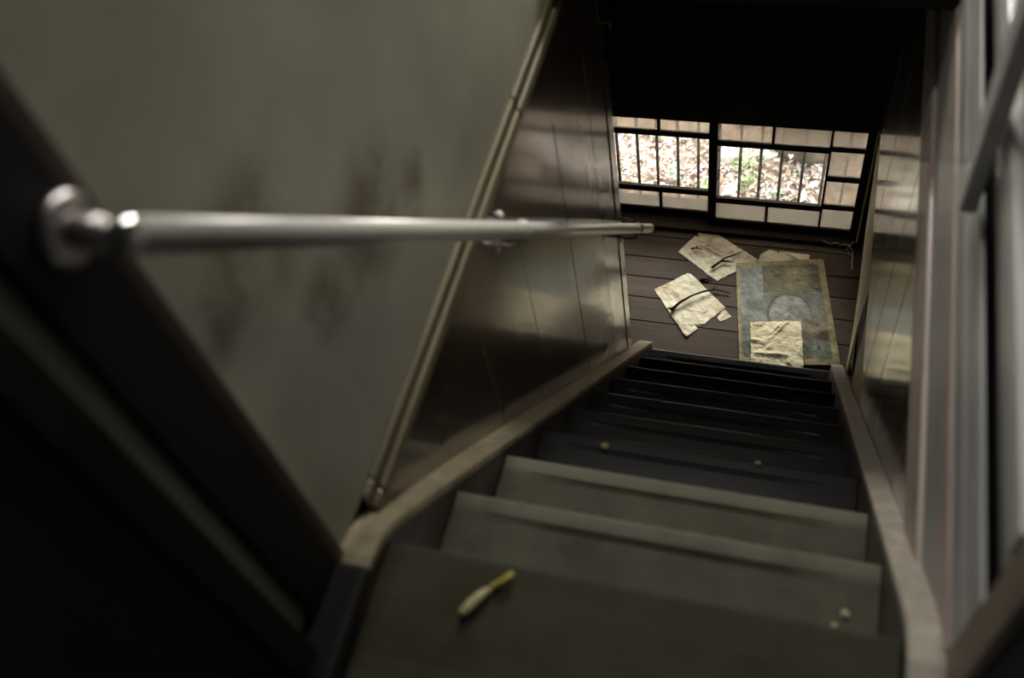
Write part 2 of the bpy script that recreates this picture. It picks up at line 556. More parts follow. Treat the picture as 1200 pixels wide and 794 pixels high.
# upper landing, one board deep at the edge
fu = structure(empty('floor.001', (0, -2.8, UP)))
for a, c_ in ((-2.30, YUP), (-2.46, -2.30), (-2.62, -2.46), (-2.78, -2.62), (-2.94, -2.78), (-3.10, -2.94), (-3.26, -3.10), (-3.42, -3.26), (-3.6, -3.42)):
    box('floor_board', -0.398, 0.398, a + 0.001, c_, UP - 0.032, UP, M['landing'], fu, 0.004, 2)

# ------------------------------------------------------------------ staircase
stair = tag(empty('staircase', (0, 0, FLOOR)), 'steep dark wooden staircase with pale side boards leading down to the landing', 'staircase')


def tread_mesh(k):
    """One step board with a rounded nosing and a stopped anti-slip groove; k = steps above the lowest tread."""
    y1, z1 = -k * RUN, k * RISE
    y0 = y1 - RUN - 0.008
    # cross-section y positions measured back from the nosing, and the groove depth there
    prof = [(0.0, -0.014), (0.0, -0.009), (0.0012, -0.0045), (0.0045, -0.0012), (0.009, 0.0), (0.032, 0.0), (0.036, 0.0), (0.0385, -0.0045),
            (0.0435, -0.0045), (0.046, 0.0028), (0.050, 0.0), (0.10, -0.0008), (0.16, -0.0008), (RUN + 0.008, 0.0)]
    xs = [-0.398, -0.345, -0.325, -0.2, 0.0, 0.2, 0.315, 0.335, 0.398]
    bm = bmesh.new()
    grid = []
    for x in xs:
        lvl = 0.0 if abs(x) > 0.34 else (0.35 if abs(x) > 0.31 else 1.0)
        if x == 0.335:
            lvl = 0.0
        row = []
        for j, (dy, dz) in enumerate(prof):
            z = dz if j < 5 else dz * lvl
            row.append(bm.verts.new((x, y1 - dy, z1 + z)))
        row.append(bm.verts.new((x, y0, z1 - 0.03)))
        row.append(bm.verts.new((x, y1 - 0.004, z1 - 0.03)))
        row.append(bm.verts.new((x, y1, z1 - 0.026)))
        grid.append(row)
    n = len(grid[0])
    for r0, r1 in zip(grid, grid[1:]):
        for j in range(n):
            bm.faces.new((r0[j], r0[(j + 1) % n], r1[(j + 1) % n], r1[j]))
    bm.faces.new(grid[0])
    bm.faces.new(grid[-1][::-1])
    return bm


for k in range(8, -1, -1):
    link_mesh('tread', tread_mesh(k), M['tread_lit'] if k >= 7 else M['tread'], stair)
for k in range(10):
    ztop = k * RISE - 0.031
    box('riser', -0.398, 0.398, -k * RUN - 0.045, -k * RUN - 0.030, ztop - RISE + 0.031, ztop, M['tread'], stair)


def stringer(x0, x1, off, yend, capmat):
    """Dark side board with a pale capping strip that levels off at the upper landing."""
    flat = UP + 0.045
    yk = -(flat - off) / SL
    t = 0.014
    top = [(yend, -yend * SL + off), (yk + 0.06, flat - 0.06 * SL), (yk + 0.025, flat - 0.034), (yk - 0.005, flat - 0.012), (yk - 0.05, flat), (-3.6, flat)]
    low = [(y - 0.003, z - t * 1.5) if y > yk - 0.04 else (y, z - t) for y, z in top]
    body = [(yend - 0.001, FLOOR)] + [(y, z - 0.0005) for y, z in low] + [(-3.6, UP - 0.1), (yk - 0.05, UP - 0.1), (-0.35, FLOOR)]
    o = prism_x('stringer', body, x0 + 0.001, x1 - 0.001, M['stringer'], stair, 0.0)
    prism_x('capping', top + low[::-1], x0, x1, capmat, o, 0.0025)
    return o


stringer(-0.4595, -0.40, 0.046, 0.012, M['pale_y'])
stringer(0.40, 0.4495, 0.055, 0.0, M['pale_grey_y'])

# ------------------------------------------------------------------ left wall
wl = structure(empty('wall_left', (XL, -1.8, FLOOR)))
plaster = link_mesh('plaster', bm_box(-0.53, XL, -3.6, 1.2, 2.40, 4.61), M['plaster'], wl, origin=(XL, -1.2, 3.505))
js = [-0.21, -0.405, -0.745, -1.12, -1.44, -1.80, -2.07]
for y1, y0 in zip(js, js[1:]):
    a, c_ = y0 + 0.0015, y1 - 0.0015
    zlo = lambda y: max(FLOOR, -y * SL + 0.02)
    dx = random.uniform(0, 0.0015)
    if zlo(a) > 2.09:
        a = -(2.085 - 0.02) / SL
    prism_x('plank', [(a, zlo(a)), (c_, zlo(c_)), (c_, 2.10), (a, 2.10)], XL - 0.02, XL - dx, M['panel'], wl, 0.0012)
box('beam_board', -0.53, XL - 0.002, -2.07, -1.935, 2.20, 2.338, M['beam'], wl)
prism_x('beam_board', [(-1.93, 2.245), (-1.80, 2.10), (-0.21, 2.10), (-0.21, 2.338), (-2.0, 2.338)], XL - 0.02, XL + 0.006, M['beam'], wl, 0.003)
box('backing_board', -0.53, XL - 0.021, -2.07, -0.212, FLOOR, 2.399, M['dark_wall'], wl)
box('end_post', -0.53, XL + 0.003, -0.2095, -0.142, FLOOR, 2.40, M['panel'], wl, 0.0015)
hook = tube('hook', [(XL + 0.005, -0.205, 1.985), (XL + 0.03, -0.205, 1.985), (XL + 0.036, -0.205, 1.975), (XL + 0.034, -0.205, 1.962)], 0.003, M['brass'], wl, 8)
# batten with a rounded face, in two lengths
bt = structure(empty('trim_1', (XL, -1.2, 2.34)))
for y0, y1 in ((-1.985, -1.952), (-1.950, -1.012), (-1.010, -0.10)):
    box('batten_length', XL, XL + 0.022, y0, y1, 2.339, 2.375, M['batten'], bt, 0.006, 2)
    box('batten_length', XL, XL + 0.014, y0, y1, 2.376, 2.408, M['batten'], bt, 0.005, 2)

# blackened post at the head of the stairs and the dark wall behind it
pl = structure(empty('trim_2', (-0.43, -2.15, UP)))
box('jamb_strip', -0.4595, -0.446, -2.108, -2.086, UP + 0.046, 4.60, M['black_brown'], pl, 0.003)
box('post', -0.4595, -0.440, -2.205, -2.110, UP + 0.046, 4.60, M['black_z'], pl, 0.004)
box('plinth', -0.4595, -0.385, -2.30, -2.11, UP + 0.046, UP + 0.075, M['black_z'], pl, 0.012, 3)
wn = structure(empty('wall_left.001', (-0.44, -2.9, UP)))
box('dark_panel', -0.455, -0.432, -3.6, -2.26, UP + 0.05, 4.60, M['black_z'], wn)
box('panel_frame', -0.455, -0.418, -2.30, -2.25, UP + 0.05, 4.60, M['black_z'], wn, 0.004)

# ------------------------------------------------------------------ right wall
wr = structure(empty('wall_right', (XR, -1.0, FLOOR)))
ZB = 0.955
js = [0.50, 0.33, 0.155, -0.05, -0.22, -0.45, -0.70, -0.98, -1.30, -1.755]
for y1, y0 in zip(js, js[1:]):
    a, c_ = y0 + 0.0015, y1 - 0.0015
    zlo = lambda y: max(ZB, -y * SL + 0.03)
    pts = [(a, zlo(a))]
    yk = -(ZB - 0.03) / SL
    if a < yk < c_:
        pts.append((yk, ZB))
    pts += [(c_, zlo(c_)), (c_, 2.03), (a, 2.03)]
    prism_x('plank', pts, XR + random.uniform(0, 0.0012), XR + 0.02, M['panel_right'], wr, 0.0012)
# low pale boarding under the gap, beside the foot of the stairs
prism_x('low_board', [(-0.378, -0.378 * -SL + 0.03), (-0.378, 0.80), (-0.30, 0.93), (-0.30, 0.94), (-0.775, 0.94)], XR + 0.004, XR + 0.02, M['ply'], wr, 0.001)
# landing side wall in the dark behind the gap
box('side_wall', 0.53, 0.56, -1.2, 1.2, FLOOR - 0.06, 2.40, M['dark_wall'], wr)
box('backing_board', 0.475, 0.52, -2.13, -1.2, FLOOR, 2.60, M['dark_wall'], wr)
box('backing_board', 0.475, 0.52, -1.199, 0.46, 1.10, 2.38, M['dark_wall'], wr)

# mouldings and boards of the floor edge above the panelling
tr1 = structure(empty('trim_3', (XR, -1.0, 2.0)))
M['fascia_b'] = wood('grey_weathered_fascia_wood', (0.27, 0.262, 0.255), (0.41, 0.40, 0.39), 'Y', 0.5, 0.1, 0.6, 0.4, 0.15, 0.25)
box('moulding', 0.441, 0.474, -1.90, 0.35, 2.035, 2.185, M['fascia_warm'], tr1, 0.008, 3)
box('fascia_board', 0.450, 0.474, -2.064, 0.35, 2.196, 2.333, M['fascia_b'], tr1, 0.003)
box('fascia_board', 0.446, 0.474, -2.064, 0.35, 2.338, 2.425, M['fascia_warm'], tr1, 0.010, 3)
box('fascia_board', 0.450, 0.474, -2.064, 0.35, 2.428, 2.505, M['fascia_b'], tr1, 0.003)
box('fascia_board', 0.450, 0.457, -2.064, 0.35, 2.508, 2.612, M['fascia'], tr1, 0.002)
# rails of the balustrade over the dark slot
tr2 = structure(empty('trim_4', (XR, -1.0, 2.69)))
for z0, z1, x0, mm in ((2.682, 2.742, 0.455, 'fascia_b'), (2.745, 2.800, 0.448, 'fascia'), (2.803, 2.862, 0.462, 'fascia_warm'), (2.866, 2.985, 0.456, 'fascia_b'), (2.990, 3.12, 0.462, 'fascia'), (3.124, 3.26, 0.456, 'fascia_b')):
    box('rail_board', x0, 0.50, -2.06, -0.56, z0, z1, M[mm], tr2, 0.006, 2)
box('back_panel', 0.512, 0.55, -2.12, -0.56, 2.40, 4.60, M['dark_wall'], tr2)
# slim upright fixed over the rails
tr3 = structure(empty('trim_5', (0.43, -1.41, 2.59)))
box('upright', 0.4145, 0.4405, -1.448, -1.385, 2.63, 4.60, M['fascia'], tr3, 0.003)
# post at the right of the landing edge
tr4 = structure(empty('trim_6', (0.47, -2.11, UP)))
box('post', 0.448, 0.52, -2.135, -2.065, UP + 0.046, 4.60, M['post_brown'], tr4, 0.004)
wrn = structure(empty('wall_right.001', (0.46, -2.9, UP)))
box('dark_panel', 0.455, 0.50, -3.6, -2.14, UP + 0.046, 4.60, M['dark_wall'], wrn)

# ------------------------------------------------------------------ ceilings, back and window walls
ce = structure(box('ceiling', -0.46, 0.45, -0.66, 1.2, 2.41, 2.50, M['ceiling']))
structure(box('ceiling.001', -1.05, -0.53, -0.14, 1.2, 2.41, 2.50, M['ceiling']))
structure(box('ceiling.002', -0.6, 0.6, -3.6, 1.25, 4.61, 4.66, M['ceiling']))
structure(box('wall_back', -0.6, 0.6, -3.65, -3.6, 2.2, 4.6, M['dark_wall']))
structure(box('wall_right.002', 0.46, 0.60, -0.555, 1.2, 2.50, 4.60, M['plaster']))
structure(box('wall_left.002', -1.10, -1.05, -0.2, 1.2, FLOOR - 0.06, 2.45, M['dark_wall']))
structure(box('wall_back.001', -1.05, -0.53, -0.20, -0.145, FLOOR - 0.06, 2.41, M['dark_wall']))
wf = structure(empty('wall_front', (0, 1.15, FLOOR)))
YF0, YF1 = 1.10, 1.20
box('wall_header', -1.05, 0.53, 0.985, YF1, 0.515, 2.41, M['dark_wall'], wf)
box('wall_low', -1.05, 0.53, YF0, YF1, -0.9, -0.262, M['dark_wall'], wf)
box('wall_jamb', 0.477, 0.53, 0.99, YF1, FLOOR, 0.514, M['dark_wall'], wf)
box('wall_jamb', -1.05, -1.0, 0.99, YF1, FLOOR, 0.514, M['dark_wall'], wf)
box('corner_strip', 0.480, 0.487, 0.972, 0.984, FLOOR + 0.02, 0.53, M['ply'], wf)
box('upper_wall', -0.46, 0.46, YF0, YF1, 2.50, 3.70, M['plaster'], wf)
box('upper_wall', -0.46, 0.46, YF0, YF1, 4.40, 4.61, M['plaster'], wf)
box('upper_wall', 0.02, 0.46, YF0, YF1, 3.70, 4.40, M['plaster'], wf)
# dark sill track along the foot of the windows
ts = structure(empty('trim_7', (-0.26, 1.0, FLOOR)))
box('sill', -1.0, 0.477, 0.955, YF0, FLOOR, -0.243, M['black_x'], ts, 0.003)


# ------------------------------------------------------------------ low windows
def sash(name, yc, xs_left, xs_right, cuts_top, side, glass_x, side_x):
    """A lattice sash; glass_x spans the wide panes, side_x the narrow column (None when hidden)."""
    w = structure(empty(name, ((xs_left + xs_right) / 2, yc, -0.24)))
    mt = M['black_x']
    t = 0.015
    y0, y1 = yc - t, yc + t
    zb, z1, z2, z3, z4, zt = -0.242, -0.208, -0.085, -0.047, 0.323, 0.356
    ztop = 0.481
    box('stile', xs_left, glass_x[0] if not side_x or side == 'right' else side_x[0], y0, y1, zb, 0.514, mt, w, 0.002)
    box('stile', glass_x[1] if not side_x or side == 'left' else side_x[1], xs_right, y0, y1, zb, 0.514, mt, w, 0.002)
    gx0 = min(glass_x[0], side_x[0])
    gx1 = max(glass_x[1], side_x[1])
    box('rail', gx0, gx1, y0, y1, zb, z1, mt, w, 0.002)
    box('rail', gx0, gx1, y0, y1, ztop, 0.514, mt, w, 0.002)
    ym0, ym1 = yc - 0.011, yc + 0.011
    box('muntin', glass_x[0], glass_x[1], ym0, ym1, z2, z3, mt, w, 0.002)
    box('muntin', glass_x[0], glass_x[1], ym0, ym1, z4, zt, mt, w, 0.002)
    # upright between wide panes and the narrow column
    sx0, sx1 = (glass_x[1], side_x[0]) if side == 'right' else (side_x[1], glass_x[0])
    box('muntin', sx0, sx1, ym0, ym1, z1, ztop, mt, w, 0.002)
    for z0_, z1_ in ((z1, z2), (zt, ztop)):
        cx = cuts_top if z0_ > 0 else cuts_top - 0.002
        box('muntin', cx - 0.007, cx + 0.007, ym0, ym1, z0_, z1_, mt, w, 0.0015)
        box('frosted_pane', glass_x[0], cx - 0.007, yc - 0.002, yc + 0.002, z0_, z1_, M['frosted'], w)
        box('frosted_pane', cx + 0.007, glass_x[1], yc - 0.002, yc + 0.002, z0_, z1_, M['frosted'], w)
    box('clear_pane', glass_x[0], glass_x[1], yc - 0.0015, yc + 0.0015, z3, z4, M['clear'], w)
    zs = [(z1, -0.065), (-0.035, 0.138), (0.168, 0.338), (0.365, ztop)]
    for z0_, z1_ in zs:
        box('frosted_pane', side_x[0], side_x[1], yc - 0.002, yc + 0.002, z0_, z1_, M['frosted'], w)
    for (a, b_), (c_, d_) in zip(zs, zs[1:]):
        box('muntin', side_x[0], side_x[1], ym0, ym1, b_, c_, mt, w, 0.0015)
    # inner stop beside the clear pane; its reflected light is painted in as pale
    xs = glass_x[1] - 0.012 if side == 'right' else glass_x[0] + 0.004
    box('glass_stop', xs, xs + 0.006, yc + 0.004, yc + 0.010, z3, z4, M['pale_z'], w)
    return w


sash('window_1', 1.070, -1.0, -0.248, -0.543, 'left', (-0.815, -0.285), (-0.970, -0.827))
sash('window_2', 1.030, -0.287, 0.477, 0.0185, 'right', (-0.245, 0.282), (0.293, 0.444))
# meeting strip that closes the head between the two tracks
structure(box('trim_8', -1.0, 0.477, 0.99, 1.09, 0.4995, 0.5145, M['black_x']))

grille = tag(empty('window_grille', (-0.25, 1.215, -0.40)), 'row of thin grey upright bars outside the two low windows', 'window bars')
for x in (-0.91, -0.80, -0.690, -0.585, -0.474, -0.366, -0.258, -0.148, -0.044, 0.061, 0.170, 0.276, 0.382):
    box('bar', x - 0.0075, x + 0.0075, 1.208, 1.222, -0.40, 0.62, M['grille'], grille, 0.001)
box('rail', -1.05, 0.53, 1.204, 1.226, 0.60, 0.64, M['grille'], grille)
box('rail', -1.05, 0.53, 1.204, 1.226, -0.44, -0.40, M['grille'], grille)

# ------------------------------------------------------------------ handrail
RX = -0.39


def rz(y):
    return 0.800 + (-y) * (3.235 - 0.800) / 2.125 + 0.0


def rail_z(y):
    # straight line through both ends of the rail
    return 0.845 + (-y) * (3.236 - 0.845) / 2.125


rail = tag(empty('handrail', (RX, -1.0, rail_z(-1.0))), 'round steel handrail running down the left wall of the stairs', 'handrail')
tube('rail', [(RX, -2.118, rail_z(-2.118)), (RX, -1.0, rail_z(-1.0)), (RX, 0.030, rail_z(0.030))], 0.0185, M['steel'], rail, 28)
tube('end_cap', [(RX, 0.030, rail_z(0.030)), (RX, 0.040, rail_z(0.040))], [0.0192, 0.0192], M['cap'], rail, 24)
tube('end_cap', [(RX, 0.040, rail_z(0.040)), (RX, 0.046, rail_z(0.046)), (RX, 0.048, rail_z(0.048))], [0.0188, 0.018, 0.012], M['steel'], rail, 24)
# wall socket at the top: flange disc, stub and elbow
zf = rail_z(-2.135)
yf = -2.138
zf = rail_z(yf)
tube('flange', [(-0.4395, yf, zf), (-0.434, yf, zf), (-0.430, yf, zf), (-0.427, yf, zf)], [0.036, 0.036, 0.032, 0.020], M['steel_dark'], rail, 28)
tube('socket', [(-0.427, yf, zf), (-0.398, yf, zf)], [0.016, 0.0165], M['steel_dark'], rail, 20)
bm = bmesh.new()
bmesh.ops.create_uvsphere(bm, u_segments=20, v_segments=12, radius=0.0205, matrix=Matrix.Translation((RX, -2.128, rail_z(-2.128))))
link_mesh('elbow', bm, M['chrome'], rail, True)
for yb_ in (-1.25, -0.165):
    z = rail_z(yb_)
    br = tube('bracket', [(XL, yb_, z - 0.06), (XL + 0.035, yb_, z - 0.062), (RX - 0.012, yb_, z - 0.05), (RX, yb_, z - 0.03), (RX, yb_, z - 0.012)], 0.006, M['steel_dark'], rail, 10)
    tube('rosette', [(XL + 0.0, yb_, z - 0.06), (XL + 0.006, yb_, z - 0.06), (XL + 0.009, yb_, z - 0.06)], [0.022, 0.022, 0.016], M['steel_dark'], br, 18)
    d = Vector((0, 1, -2.391 / 2.125)).normalized()
    p = Vector((RX, yb_, z))
    tube('collar', [p - d * 0.009, p - d * 0.006, p + d * 0.006, p + d * 0.009], [0.0195, 0.0222, 0.0222, 0.0195], M['steel'], br, 24)
    q = Vector((RX - 0.05 + 0.006, yb_ - 0.004, z + 0.045))
    bm = bmesh.new()
    bmesh.ops.create_uvsphere(bm, u_segments=12, v_segments=8, radius=0.0105, matrix=Matrix.Translation(q))
    link_mesh('screw_cap', bm, M['steel'], br, True)
    bm2 = bm_tube([(XL, q.y, q.z), q], 0.005, 8)
    link_mesh('screw', bm2, M['steel_dark'], br, True)


# ------------------------------------------------------------------ loose sheets
def sheet(name, corners, mat, amp, z0, seed, nu=44, nv=44, tears=(), folds=16, fold_amp=0.006, ragged=0.0035):
    """Creased sheet; corners in (x, y) order top-left, top-right, bottom-right, bottom-left; tears are (u, v) triangles."""
    rnd = random.Random(seed * 101)
    bm = bmesh.new()
    uvl = bm.loops.layers.uv.new('UVMap')
    tl, trr, brr, bl = [Vector(c_) for c_ in corners]
    # sharp folds: each is a short ridge line across the sheet
    lines = []
    for _ in range(folds):
        a = rnd.uniform(0, math.pi)
        lines.append((rnd.random(), rnd.random(), math.cos(a), math.sin(a), rnd.uniform(0.12, 0.5), rnd.uniform(0.04, 0.13), rnd.uniform(-0.5, 1.0)))

    def inside(u, v):
        for (ax, ay), (bx, by), (cx, cy) in tears:
            d1 = (u - bx) * (ay - by) - (ax - bx) * (v - by)
            d2 = (u - cx) * (by - cy) - (bx - cx) * (v - cy)
            d3 = (u - ax) * (cy - ay) - (cx - ax) * (v - ay)
            if not ((d1 < 0 or d2 < 0 or d3 < 0) and (d1 > 0 or d2 > 0 or d3 > 0)):
                return True
        return False

    g = {}
    for j in range(nv + 1):
        for i in range(nu + 1):
            u, v = i / nu, 1 - j / nv
            p = (tl * (1 - u) + trr * u) * v + (bl * (1 - u) + brr * u) * (1 - v)
            edge = min(u, 1 - u, v, 1 - v)
            rag = ragged if edge < 1e-6 else 0.0
            q = Vector((p.x * 9 + seed * 7.3, p.y * 9, seed))
            h = amp * (0.8 * abs(noise.noise(q)) + 0.7 * abs(noise.noise(q * 2.6)) + 0.5 * abs(noise.noise(q * 6.0)))
            for fu_, fv_, ca, sa, ln, wd, hh in lines:
                du, dv = u - fu_, v - fv_
                al, ac = du * ca + dv * sa, -du * sa + dv * ca
                h += fold_amp * hh * max(0.0, 1 - abs(ac) / wd) * max(0.0, 1 - (al / ln) ** 2)
            zz_ = z0 + 0.0012 + max(0.0, h)
            jx = (noise.noise(Vector((p.x * 40, p.y * 40, seed + 9))) + 0.6 * noise.noise(Vector((p.x * 130, p.y * 130, seed)))) * rag
            jy = (noise.noise(Vector((p.y * 40, p.x * 40, seed + 19))) + 0.6 * noise.noise(Vector((p.y * 130, p.x * 130, seed)))) * rag
            g[i, j] = (bm.verts.new((p.x + jx, p.y + jy, zz_)), u, v)
    for j in range(nv):
        for i in range(nu):
            if inside((i + 0.5) / nu, 1 - (j + 0.5) / nv):
                continue
            q = [g[i, j], g[i, j + 1], g[i + 1, j + 1], g[i + 1, j]]
            f = bm.faces.new([t[0] for t in q])
            for lp, t in zip(f.loops, q):
                lp[uvl].uv = (t[1], t[2])
    bmesh.ops.delete(bm, geom=[v for v in bm.verts if not v.link_faces], context='VERTS')
    o = link_mesh(name, bm, mat, None, False)
    s = o.modifiers.new('thickness', 'SOLIDIFY')
    s.thickness = 0.0006
    return o


G = 'loose cream sheets lying on the landing floor'
P1 = paper_mat('aged_cream_paper', (0.64, 0.58, 0.44), 1)
P2 = paper_mat('aged_cream_paper_worn', (0.64, 0.585, 0.45), 2)
P3 = paper_mat('aged_cream_paper_scrap', (0.6, 0.55, 0.42), 3)
P4 = paper_mat('aged_yellowed_paper', (0.58, 0.52, 0.36), 4)
ZP = FLOOR
tag(sheet('painted_sheet', ((-0.103, 0.766), (0.330, 0.852), (0.462, 0.205), (-0.006, 0.150)), M['print'], 0.004, ZP + 0.007, 5, 60, 80, (), 34, 0.006, 0.0015),
    'large faded blue and olive printed sheet with a yellowed border on the floor', 'poster')
tag(sheet('paper_sheet', ((-0.292, 1.000), (0.006, 0.808), (-0.182, 0.640), (-0.412, 0.810)), P1, 0.006, ZP, 6, 44, 44, (((0.0, 0.62), (0.0, 0.70), (0.07, 0.64)),)),
    'stained cream sheet with a forked twig on it, nearest the window', 'paper', G)
tag(sheet('paper_sheet', ((-0.330, 0.676), (-0.118, 0.475), (-0.283, 0.262), (-0.492, 0.540)), P2, 0.006, ZP, 7, 44, 44, (((1.0, 0.30), (1.0, 0.44), (0.90, 0.28)), ((0.40, 0.0), (0.44, 0.0), (0.47, 0.20)), ((0.0, 1.0), (0.06, 1.0), (0.0, 0.93)))),
    'torn cream sheet with a long dark twig across it, leftmost on the floor', 'paper', G)
tag(sheet('paper_scrap', ((-0.122, 0.468), (-0.082, 0.425), (-0.130, 0.385), (-0.148, 0.405)), P2, 0.003, ZP, 17, 12, 12, (), 3),
    'small cream scrap torn off the corner of the leftmost sheet', 'paper')
tag(sheet('paper_sheet', ((0.022, 0.884), (0.262, 0.876), (0.252, 0.70), (-0.010, 0.68)), P3, 0.004, ZP, 8, 40, 30, (((0.0, 1.0), (0.13, 1.0), (0.0, 0.8)), ((0.3, 1.0), (0.36, 1.0), (0.33, 0.93))), 10),
    'cream sheet mostly tucked under the top edge of the large printed sheet', 'paper', G)
tag(sheet('paper_sheet', ((0.016, 0.391), (0.257, 0.434), (0.298, 0.130), (0.055, 0.110)), P4, 0.007, ZP + 0.017, 9, 44, 50, (), 26, 0.010),
    'crumpled yellowish cream sheet lying on top of the large printed sheet', 'paper', G)


def twig(name, paths, label, group=None):
    bm = bmesh.new()
    rng = random.Random(len(label))
    for path, r in paths:
        n = len(path)
        rr = [1.45 * r * (1 - 0.75 * i / (n - 1)) * rng.uniform(0.8, 1.2) for i in range(n)]
        bm_tube(path, rr, 8, bm)
    o = link_mesh(name, bm, M['twig'], None, True)
    return tag(o, label, 'twig', group)


z = FLOOR + 0.016
GT = 'dark twigs on the landing sheets'
twig('twig', [([(-0.220, 0.712, z), (-0.190, 0.745, z + 0.006), (-0.160, 0.780, z + 0.010), (-0.120, 0.805, z + 0.008), (-0.080, 0.840, z + 0.004)], 0.0055),
              ([(-0.176, 0.760, z + 0.006), (-0.145, 0.762, z + 0.006), (-0.115, 0.762, z + 0.002)], 0.004)],
     'short forked dark twig on the cream sheet nearest the window', GT)
twig('twig', [([(-0.382, 0.410, z), (-0.345, 0.462, z + 0.006), (-0.290, 0.512, z + 0.010), (-0.235, 0.548, z + 0.008), (-0.180, 0.575, z), (-0.105, 0.565, z - 0.006)], 0.0058),
              ([(-0.200, 0.566, z), (-0.185, 0.592, z), (-0.168, 0.606, z)], 0.003)],
     'long bent dark twig reaching from the leftmost sheet to the large print', GT)
z = FLOOR + 0.007
twig('twig', [([(-0.270, 0.632, z), (-0.235, 0.640, z + 0.003), (-0.205, 0.655, z)], 0.006)],
     'short thick dark twig on bare boards between the two left sheets', GT)
twig('twig', [([(-0.345, 0.822, z + 0.013), (-0.320, 0.832, z + 0.014), (-0.285, 0.828, z + 0.013)], 0.004),
              ([(-0.318, 0.845, z + 0.013), (-0.312, 0.826, z + 0.013)], 0.003)],
     'tiny dark twig near the left corner of the sheet nearest the window', GT)

# yellow husk at the edge of the upper landing
hk = tag(empty('dry_husk', (-0.215, -2.10, UP)), 'pale dry husk with a yellow stem on the top step edge', 'husk')
z = UP + 0.009
tube('husk', [(-0.243, -2.138, z), (-0.240, -2.133, z), (-0.231, -2.118, z + 0.001), (-0.222, -2.103, z), (-0.214, -2.092, z - 0.001), (-0.210, -2.087, z - 0.002)],
     [0.004, 0.0085, 0.0095, 0.0085, 0.0065, 0.004], M['pod'], hk, 12)
tube('stem', [(-0.211, -2.088, z - 0.003), (-0.205, -2.080, z - 0.003), (-0.196, -2.075, z), (-0.187, -2.068, z + 0.004), (-0.180, -2.060, z + 0.006), (-0.178, -2.057, z + 0.006)],
     [0.003, 0.005, 0.0055, 0.0055, 0.005, 0.003], M['stem'], hk, 12)


def crumb(name, x, y, z_, r, label, mat=None):
    bm = bmesh.new()
    bmesh.ops.create_icosphere(bm, subdivisions=2, radius=r)
    for v in bm.verts:
        k = 1 + 0.5 * noise.noise(v.co * 90 + Vector((x * 50, y * 50, 0)))
        v.co = Vector((v.co.x * k, v.co.y * k * 0.8, v.co.z * k * 0.45))
    zmin = min(v.co.z for v in bm.verts)
    for v in bm.verts:
        v.co += Vector((x, y, z_ - zmin))
    return tag(link_mesh(name, bm, mat or M['crumb'], None, True), label, 'crumb')


crumb('crumb', 0.343, -1.915, 8 * RISE, 0.0085, 'larger tan crumb on the right of the second step from the top')
crumb('crumb', 0.327, -1.940, 8 * RISE, 0.006, 'smaller tan crumb beside a larger one near the right stringer')
crumb('crumb', -0.322, -1.955, 8 * RISE, 0.005, 'pale speck of dirt on the left of the second step')
crumb('crumb', -0.227, -1.388, 6 * RISE, 0.012, 'brownish flake on the left of the first dark step')
crumb('crumb', 0.16, -1.368, 6 * RISE, 0.008, 'bright chip at the edge of the first dark step')

# ------------------------------------------------------------------ leaning plywood in the corner
bm = bmesh.new()
outline = [(0.235, FLOOR), (0.290, -0.09), (0.50, 0.03), (0.716, 0.145), (1.016, 0.433), (0.93, 0.57), (0.067, 0.544), (0.156, 0.092), (0.10, -0.06), (0.19, FLOOR)]
outline = [(0.235, FLOOR), (0.300, -0.06), (0.50, 0.075), (0.716, 0.165), (0.965, 0.433), (0.90, 0.56), (0.06, 0.544), (0.156, 0.092), (0.19, FLOOR)]
lean = prism_x('leaning_board', outline, 0.490, 0.498, M['ply'])
tag(lean, 'olive plywood offcut leaning against the right wall between stairs and window', 'board')

# cobweb in the window corner
bm = bmesh.new()
zc = -0.236
for path in ([(0.318, 0.962, zc), (0.335, 0.958, zc - 0.004), (0.352, 0.954, zc - 0.016), (0.368, 0.954, zc - 0.008), (0.388, 0.956, zc + 0.0), (0.402, 0.953, zc - 0.015)],
             [(0.402, 0.953, zc - 0.015), (0.425, 0.954, zc - 0.006), (0.452, 0.952, zc - 0.012), (0.470, 0.950, zc + 0.03)],
             [(0.452, 0.952, zc - 0.012), (0.468, 0.925, zc - 0.02), (0.474, 0.89, zc - 0.024), (0.470, 0.85, zc - 0.024), (0.476, 0.81, zc - 0.024)],
             [(0.47, 0.95, zc + 0.03), (0.462, 0.955, zc + 0.006), (0.44, 0.94, zc - 0.02), (0.46, 0.90, zc - 0.025)]):
    fine = []
    for a, c_ in zip(path, path[1:]):
        for s in range(6):
            t_ = s / 6
            p = Vector(a).lerp(Vector(c_), t_)
            fine.append(p + Vector((random.uniform(-.003, .003), random.uniform(-.003, .001), random.uniform(-.001, .003))))
    fine.append(Vector(path[-1]))
    bm_tube(fine, [random.uniform(0.0010, 0.0026) for _ in fine], 5, bm)
tag(link_mesh('cobweb', bm, M['web'], None, True), 'wisp of dusty cobweb on the sill in the right window corner', 'cobweb')

# ------------------------------------------------------------------ yard outside the window
def gz(x, y):
    return -0.66 + 0.16 * (y - 1.5) + 0.03 * noise.noise(Vector((x * 3, y * 3, 2)))


bm = bmesh.new()
nx, ny = 30, 30
gv = [[bm.verts.new((-2.2 + 4.0 * i / nx, 1.21 + 3.6 * j / ny, gz(-2.2 + 4.0 * i / nx, 1.21 + 3.6 * j / ny))) for j in range(ny + 1)] for i in range(nx + 1)]
for i in range(nx):
    for j in range(ny):
        bm.faces.new((gv[i][j], gv[i + 1][j], gv[i + 1][j + 1], gv[i][j + 1]))
ground = structure(link_mesh('ground', bm, M['soil'], None, True))


